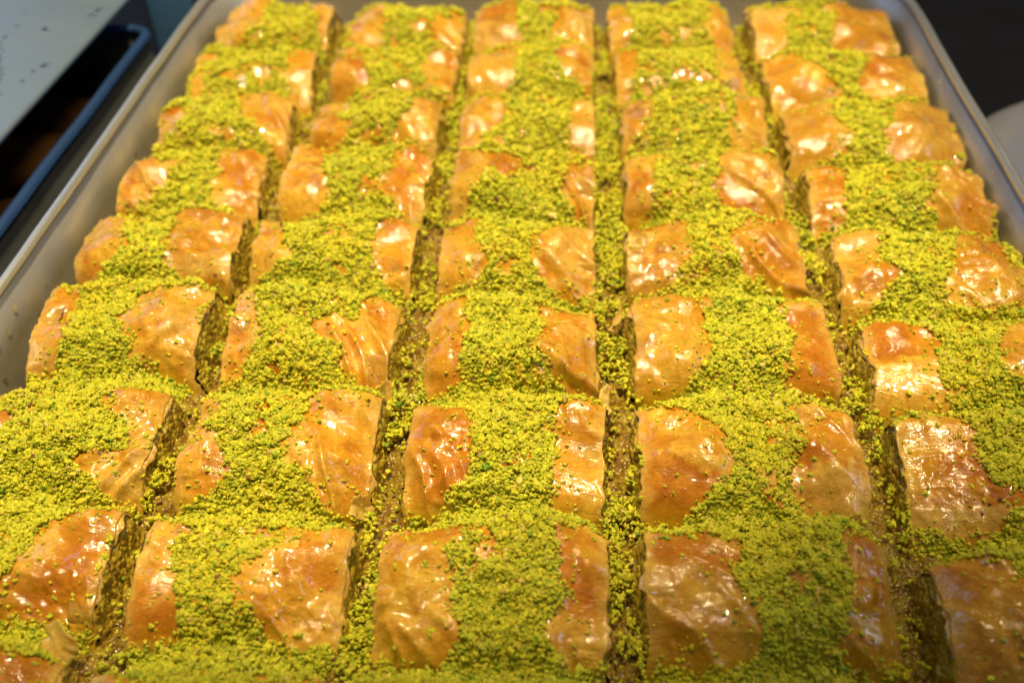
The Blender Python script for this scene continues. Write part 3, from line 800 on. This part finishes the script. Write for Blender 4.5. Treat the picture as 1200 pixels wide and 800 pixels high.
# level of the heap: pieces, with the valleys between rows filled
valid = np.maximum(H0, -15.0)
def shift_max(a, n):
    out = a.copy()
    for s in range(1, n + 1):
        out[:, s:] = np.maximum(out[:, s:], a[:, :-s]); out[:, :-s] = np.maximum(out[:, :-s], a[:, s:])
    return out
def shift_min(a, n): return -shift_max(-a, n)
clo = shift_min(shift_max(valid, 12), 12)
wide = sstep(.2, .95, blur(np.where(gap, 0., 1. - bare), 6.0))
fillz = clo - 10.2 + 4.6 * wide
heap = np.maximum(valid, np.where(gap, valid, fillz))
heap = np.maximum(valid - .0, blur(heap, 0.7))
lumpy = 0.9 + 0.9 * fbm(XX * .16, YY * .16, 21.0, 3) + .5 * fbm(XX * .45, YY * .45, 4.0, 2)
crest = sstep(-.6, 1.4, H0 - blur(valid, 7.0, (1,)))
thick = np.clip(lumpy, .1, 3.0) * cover * (0.18 + .36 * wide) * (1 - .5 * crest)
GAPLEVEL = -10.6 + 2.2 * fbm(XX * .08, YY * .08, 31., 3)

# ------------------------------------------------------------------ syrup-soaked bed in the gaps
sy = 2
bx, by = GX[::sy], GY[::sy]
BX, BY = np.meshgrid(bx, by, indexing='ij')
bz = -11.8 + 2.4 * fbm(BX * .09, BY * .09, 31., 3) + 1.3 * fbm(BX * .35, BY * .35, 3., 3) + .7 * pn(BX * .75, BY * .75, 6.)
edge = np.maximum(np.maximum(-119.5 - BX, BX - 123.5), np.maximum(BY - 258, -58 - BY))
bz = np.where(edge > -6, FLOOR + 1.0 + (bz - FLOOR - 1) * sstep(0, -6, edge), bz)
bz = np.where(BY > 247, FLOOR + 1 + (bz - FLOOR - 1) * sstep(256, 247, BY), bz)
vv = np.stack([BX, BY, bz], -1).reshape(-1, 3)
ff = grid_faces(len(bx), len(by))
cen = vv[ff].mean(1)
ff = ff[(cen[:, 0] > -121) & (cen[:, 0] < 125) & (cen[:, 1] < 262) & (cen[:, 1] > -60)]
tag(mesh_obj('syrup', vv, ff, M_SYRUP), 'dark syrup soaked nut crumbs lying in the gaps between baklava', kind='stuff')

# ------------------------------------------------------------------ ground pistachio
rng = np.random.RandomState(5)
PHI = (1 + 5 ** .5) / 2
ICO_V = np.array([(-1, PHI, 0), (1, PHI, 0), (-1, -PHI, 0), (1, -PHI, 0), (0, -1, PHI), (0, 1, PHI), (0, -1, -PHI), (0, 1, -PHI),
                  (PHI, 0, -1), (PHI, 0, 1), (-PHI, 0, -1), (-PHI, 0, 1)]) / math.sqrt(1 + PHI * PHI)
ICO_F = np.array([(0, 11, 5), (0, 5, 1), (0, 1, 7), (0, 7, 10), (0, 10, 11), (1, 5, 9), (5, 11, 4), (11, 10, 2), (10, 7, 6), (7, 1, 8),
                  (3, 9, 4), (3, 4, 2), (3, 2, 6), (3, 6, 8), (3, 8, 9), (4, 9, 5), (2, 4, 11), (6, 2, 10), (8, 6, 7), (9, 8, 1)])
OCT_V = np.array([(1, 0, 0), (-1, 0, 0), (0, 1, 0), (0, -1, 0), (0, 0, 1), (0, 0, -1.)])
OCT_F = np.array([(0, 2, 4), (2, 1, 4), (1, 3, 4), (3, 0, 4), (2, 0, 5), (1, 2, 5), (3, 1, 5), (0, 3, 5)])

def scatter(density):
    """points where a random number falls under density (per cell)"""
    n = rng.poisson(density * STEP * STEP)
    i, j = np.nonzero(n)
    cnt = n[i, j]
    i = np.repeat(i, cnt); j = np.repeat(j, cnt)
    x = GX[i] + rng.uniform(-.5, .5, len(i)) * STEP; y = GY[j] + rng.uniform(-.5, .5, len(i)) * STEP
    return i, j, x, y

# prototypes: small lumpy crumbs and a few shards, kept out of the scene and only instanced by the crumb object
def subdivide(v, f):
    v = list(map(tuple, v)); cache = {}; nf = []
    def mid(p, q):
        k = (min(p, q), max(p, q))
        if k not in cache:
            m_ = np.array(v[p]) + np.array(v[q]); cache[k] = len(v); v.append(tuple(m_ / np.linalg.norm(m_)))
        return cache[k]
    for a_, b_, c_ in f:
        d_, e_, g_ = mid(a_, b_), mid(b_, c_), mid(c_, a_)
        nf += [(a_, d_, g_), (d_, b_, e_), (g_, e_, c_), (d_, e_, g_)]
    return np.array(v), np.array(nf)
S2V, S2F = subdivide(*subdivide(ICO_V, ICO_F))
protos = bpy.data.collections.new('crumb shapes')
for k in range(12):
    rn = 1 + .75 * fbm(S2V[:, 0] * 1.1 + k * 7, S2V[:, 1] * 1.1, S2V[:, 2] * 1.1, 2) + .55 * fbm(S2V[:, 0] * 2.6, S2V[:, 1] * 2.6 + k * 5, S2V[:, 2] * 2.6, 2)
    vv = S2V * np.clip(rn, .35, 1.8)[:, None] * np.array([(1.15, 1, .85), (1.5, .9, .7), (1.0, 1.0, .9), (1.25, 1.1, .55)][k % 4])
    o = mesh_obj('crumb', vv, S2F, M_CRUMB)
    col.objects.unlink(o); protos.objects.link(o)

PX, PYY, PZZ, PR = [], [], [], []
vis = (YY > -52)
nearw = sstep(130, 10, YY)
# the heap itself, the crumbs gathered in small clumps
clump = .55 + 1.1 * sstep(-.25, .35, fbm(XX * .42, YY * .42, 8.8, 2))
dens = cover * vis * (3.2 + 3.8 * nearw) * clump
i, j, x, y = scatter(dens)
sz = np.clip(np.exp(rng.normal(math.log(.265), .32, len(x))), .15, .8) * (1.35 - .35 * nearw[i, j])
lift = .55 * sstep(-.3, .5, fbm(x * .42, y * .42, 8.8, 2)) * (.4 + wide[i, j])
z = heap[i, j] + thick[i, j] * rng.uniform(.3, 1.0, len(x)) + sz * .25 + lift
PX.append(x); PYY.append(y); PZZ.append(z); PR.append(sz)
# strays on bare crust
near_h = halo * (1 - cover) * np.where(gap, 0, 1) * vis * (H0 > -12)
i, j, x, y = scatter(near_h * (.45 + 3.4 * np.clip(fbm(XX * .25, YY * .25, 2.2, 2), 0, 1)) * 1.3 + 0.012 * vis * (H0 > -12) * ~gap)
sz = np.clip(np.exp(rng.normal(math.log(.27), .30, len(x))), .12, .50)
PX.append(x); PYY.append(y); PZZ.append(H0[i, j] + sz * .35); PR.append(sz)
# in the gaps
i, j, x, y = scatter(gapcov * 2.6 * vis + .9 * (gap & ~outer) * vis * np.clip(fbm(XX * .3, YY * .3, 14., 2) + .3, 0, 1))
sz = np.clip(np.exp(rng.normal(math.log(.32), .34, len(x))), .13, .7)
z = np.maximum(GAPLEVEL[i, j] + 2.2 * gapcov[i, j] * rng.uniform(.2, 1, len(x)) + .5, np.where(H0[i, j] > -30, H0[i, j], -40)) + sz * .3
PX.append(x); PYY.append(y); PZZ.append(z); PR.append(sz)
px, py_, pz_, pr = map(np.concatenate, (PX, PYY, PZZ, PR))
n = len(px)
pal = np.array([(0.62, 0.60, 0.034), (0.55, 0.57, 0.034), (0.70, 0.64, 0.045), (0.42, 0.50, 0.030), (0.74, 0.62, 0.16), (0.20, 0.34, 0.025), (0.56, 0.42, 0.09), (0.28, 0.12, 0.07)])
pw = np.array([.35, .31, .16, .12, .02, .012, .014, .003])
ci = rng.choice(len(pal), n, p=pw / pw.sum())
patch = fbm(px * .05, py_ * .05, 77., 2)
cc = pal[ci] * np.exp(rng.normal(0, .10, n))[:, None] * np.stack([1 + .08 * patch, np.ones(n), 1 - .2 * patch], 1)
# the packed layer under the loose crumbs is the object's own mesh; the crumbs are instanced on its loose points
sel = cover > .55
pk = heap + thick * .4
idg = -np.ones(XX.shape, int)
quad = sel[:-1, :-1] & sel[1:, :-1] & sel[:-1, 1:] & sel[1:, 1:] & vis[:-1, :-1]
qi, qj = np.nonzero(quad)
need = np.zeros(XX.shape, bool)
for a_, b_ in ((0, 0), (1, 0), (1, 1), (0, 1)): need[qi + a_, qj + b_] = True
idg[need] = np.arange(need.sum())
bedv = np.stack([XX[need], YY[need], pk[need] + .25 * fbm(XX[need] * 1.1, YY[need] * 1.1, 2.2, 2)], 1)
q4 = np.stack([idg[qi, qj], idg[qi + 1, qj], idg[qi + 1, qj + 1], idg[qi, qj + 1]], 1)
bn = fbm(bedv[:, 0] * .9, bedv[:, 1] * .9, 5., 2)
nb_ = len(bedv)
allv = np.concatenate([bedv, np.stack([px, py_, pz_], 1)])
bedc = np.clip(np.array((.36, .37, .015)) * (1 + .5 * bn)[:, None], .004, .9)
crumbs = mesh_obj('pistachio_crumbs', allv, q4, M_BED, None, np.concatenate([bedc, cc]), smooth=False)
tag(crumbs, 'bright yellow green ground pistachio sprinkled in stripes over the baklava', kind='stuff')
me = crumbs.data
def point_attr(name, kind, data, key):
    at = me.attributes.new(name, kind, 'POINT'); at.data.foreach_set(key, np.ascontiguousarray(data).ravel())
Z1 = np.zeros(nb_)
point_attr('crumb_size', 'FLOAT', np.r_[Z1, pr * MM * 1000].astype(np.float32), 'value')
point_attr('crumb_kind', 'INT', np.r_[Z1, rng.randint(0, 12, n)].astype(np.int32), 'value')
point_attr('crumb_turn', 'FLOAT_VECTOR', np.concatenate([np.zeros((nb_, 3)), rng.uniform(0, 6.283, (n, 3))]).astype(np.float32), 'vector')
point_attr('crumb_tint', 'FLOAT_COLOR', np.concatenate([np.ones((nb_, 4)), np.c_[cc, np.ones(n)]]).astype(np.float32), 'color')

ng = bpy.data.node_groups.new('crumb scatter', 'GeometryNodeTree')
ng.interface.new_socket('Geometry', in_out='INPUT', socket_type='NodeSocketGeometry')
ng.interface.new_socket('Geometry', in_out='OUTPUT', socket_type='NodeSocketGeometry')
gi, go = ng.nodes.new('NodeGroupInput'), ng.nodes.new('NodeGroupOutput')
def named(name, dt):
    q = ng.nodes.new('GeometryNodeInputNamedAttribute'); q.data_type = dt; q.inputs['Name'].default_value = name
    return q.outputs['Attribute']
cmp_ = ng.nodes.new('FunctionNodeCompare'); cmp_.data_type = 'FLOAT'; cmp_.operation = 'GREATER_THAN'
ng.links.new(named('crumb_size', 'FLOAT'), cmp_.inputs[0]); cmp_.inputs[1].default_value = 0.0001
sep = ng.nodes.new('GeometryNodeSeparateGeometry'); sep.domain = 'POINT'
ng.links.new(gi.outputs[0], sep.inputs[0]); ng.links.new(cmp_.outputs[0], sep.inputs['Selection'])
mtp = ng.nodes.new('GeometryNodeMeshToPoints'); ng.links.new(sep.outputs[0], mtp.inputs[0])
cin = ng.nodes.new('GeometryNodeCollectionInfo'); cin.inputs['Collection'].default_value = protos
cin.inputs['Separate Children'].default_value = True; cin.inputs['Reset Children'].default_value = True
iop = ng.nodes.new('GeometryNodeInstanceOnPoints')
ng.links.new(mtp.outputs[0], iop.inputs['Points']); ng.links.new(cin.outputs[0], iop.inputs['Instance'])
iop.inputs['Pick Instance'].default_value = True
ng.links.new(named('crumb_kind', 'INT'), iop.inputs['Instance Index'])
e2r = ng.nodes.new('FunctionNodeEulerToRotation'); ng.links.new(named('crumb_turn', 'FLOAT_VECTOR'), e2r.inputs[0])
ng.links.new(e2r.outputs[0], iop.inputs['Rotation'])
ng.links.new(named('crumb_size', 'FLOAT'), iop.inputs['Scale'])
jn = ng.nodes.new('GeometryNodeJoinGeometry')
ng.links.new(sep.outputs[1], jn.inputs[0]); ng.links.new(iop.outputs[0], jn.inputs[0])
ng.links.new(jn.outputs[0], go.inputs[0])
md = crumbs.modifiers.new('crumbs', 'NODES'); md.node_group = ng
print('CRUMBS', n, 'PIECE QUADS', len(FF))

# ------------------------------------------------------------------ dim pastries in the neighbouring tray
def dim_mesh():
    nu, nv_ = 20, 16
    a = np.linspace(0, 2 * math.pi, nu, endpoint=False); h = np.linspace(-1.2, math.pi / 2, nv_)
    A, Hh = np.meshgrid(a, h, indexing='ij')
    sgn = lambda t, p: np.sign(t) * np.abs(t) ** p
    x = 20 * sgn(np.cos(Hh), .45) * sgn(np.cos(A), .5); y = 15 * sgn(np.cos(Hh), .45) * sgn(np.sin(A), .5); z = 13 + 13 * sgn(np.sin(Hh), .6)
    nn = fbm(x * .08, y * .08, z * .08, 3)
    v = np.stack([x * (1 + .05 * nn), y * (1 + .05 * nn), np.maximum(0, z + 2.2 * nn)], -1).reshape(-1, 3)
    f = grid_faces(nu, nv_)
    return v, np.concatenate([f, grid_faces(nu, nv_)[:0]])
def closed(v, nu=20, nv_=16):
    i = np.arange(nu)[:, None]; j = np.arange(nv_ - 1)[None]
    i2 = (i + 1) % nu
    return np.stack([i * nv_ + j, i2 * nv_ + j, i2 * nv_ + j + 1, i * nv_ + j + 1], -1).reshape(-1, 4)
v, _ = dim_mesh()
first = mesh_obj('pastry', v, closed(v), M_SHADED_PASTRY)
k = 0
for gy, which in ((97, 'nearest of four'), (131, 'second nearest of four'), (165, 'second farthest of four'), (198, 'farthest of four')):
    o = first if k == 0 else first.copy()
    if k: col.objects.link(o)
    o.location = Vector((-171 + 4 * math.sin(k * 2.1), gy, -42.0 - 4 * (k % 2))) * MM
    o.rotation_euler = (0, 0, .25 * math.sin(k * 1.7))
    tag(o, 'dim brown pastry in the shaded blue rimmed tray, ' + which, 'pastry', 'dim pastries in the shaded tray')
    k += 1

# ------------------------------------------------------------------ loose filo flakes
def flake(c, r, x, y, z, sx, sy, rot, seed):
    g = np.linspace(-1, 1, 16); h = np.linspace(-1, 1, 12)
    A, B = np.meshgrid(g, h, indexing='ij')
    ang = np.arctan2(B, A)
    disc = np.maximum(np.abs(A), np.abs(B)) / np.maximum(np.hypot(A, B), 1e-6)      # square -> disc
    rag = disc * (1 + .45 * pn(np.cos(ang) * 1.3 + seed, np.sin(ang) * 1.3, seed * 2.) + .2 * pn(np.cos(ang) * 4, np.sin(ang) * 4, seed))
    X = A * sx * rag; Y = B * sy * rag
    Z = 1.1 * np.sin(A * 1.8 + seed) + .9 * B * B + .7 * pn(A * 1.6, B * 1.6, seed)
    v = np.stack([X, Y, Z], -1).reshape(-1, 3)
    root = ROOT[(c, r)]
    o = mesh_obj('filo_flake', v, grid_faces(16, 12), M_LAYER, root, np.broadcast_to(PALE, (len(v), 3)))
    s = o.modifiers.new('thickness', 'SOLIDIFY'); s.thickness = .15 * MM
    x0, y0, w, d, turn = ROWS[c][r]
    o.location = Vector((x - x0, y - (y0 - d * .476 + 2.6), z + H)) * MM
    o.rotation_euler = rot
    o['label'] = 'pale translucent loose filo flake'
for a in ((1, 1, -79.5, -24.5, -6.5, 5.0, 3.0, (.75, .25, -.5), 1.), (3, 3, 20.5, 40.5, -6.0, 2.0, 4.0, (.6, .5, .35), 2.),
          (2, 2, -30.0, 8.5, -6.5, 3.0, 2.6, (.7, .5, .2), 3.), (2, 3, -29.5, 41.5, -6.5, 2.2, 3.6, (.8, .4, .3), 4.),
          (4, 1, 33.5, -20.0, -9.0, 3.0, 4.5, (.3, -1.1, .2), 5.), (3, 4, 23.5, 69, -6.0, 1.6, 4.2, (.4, -.3, -.6), 6.)):
    flake(*a)
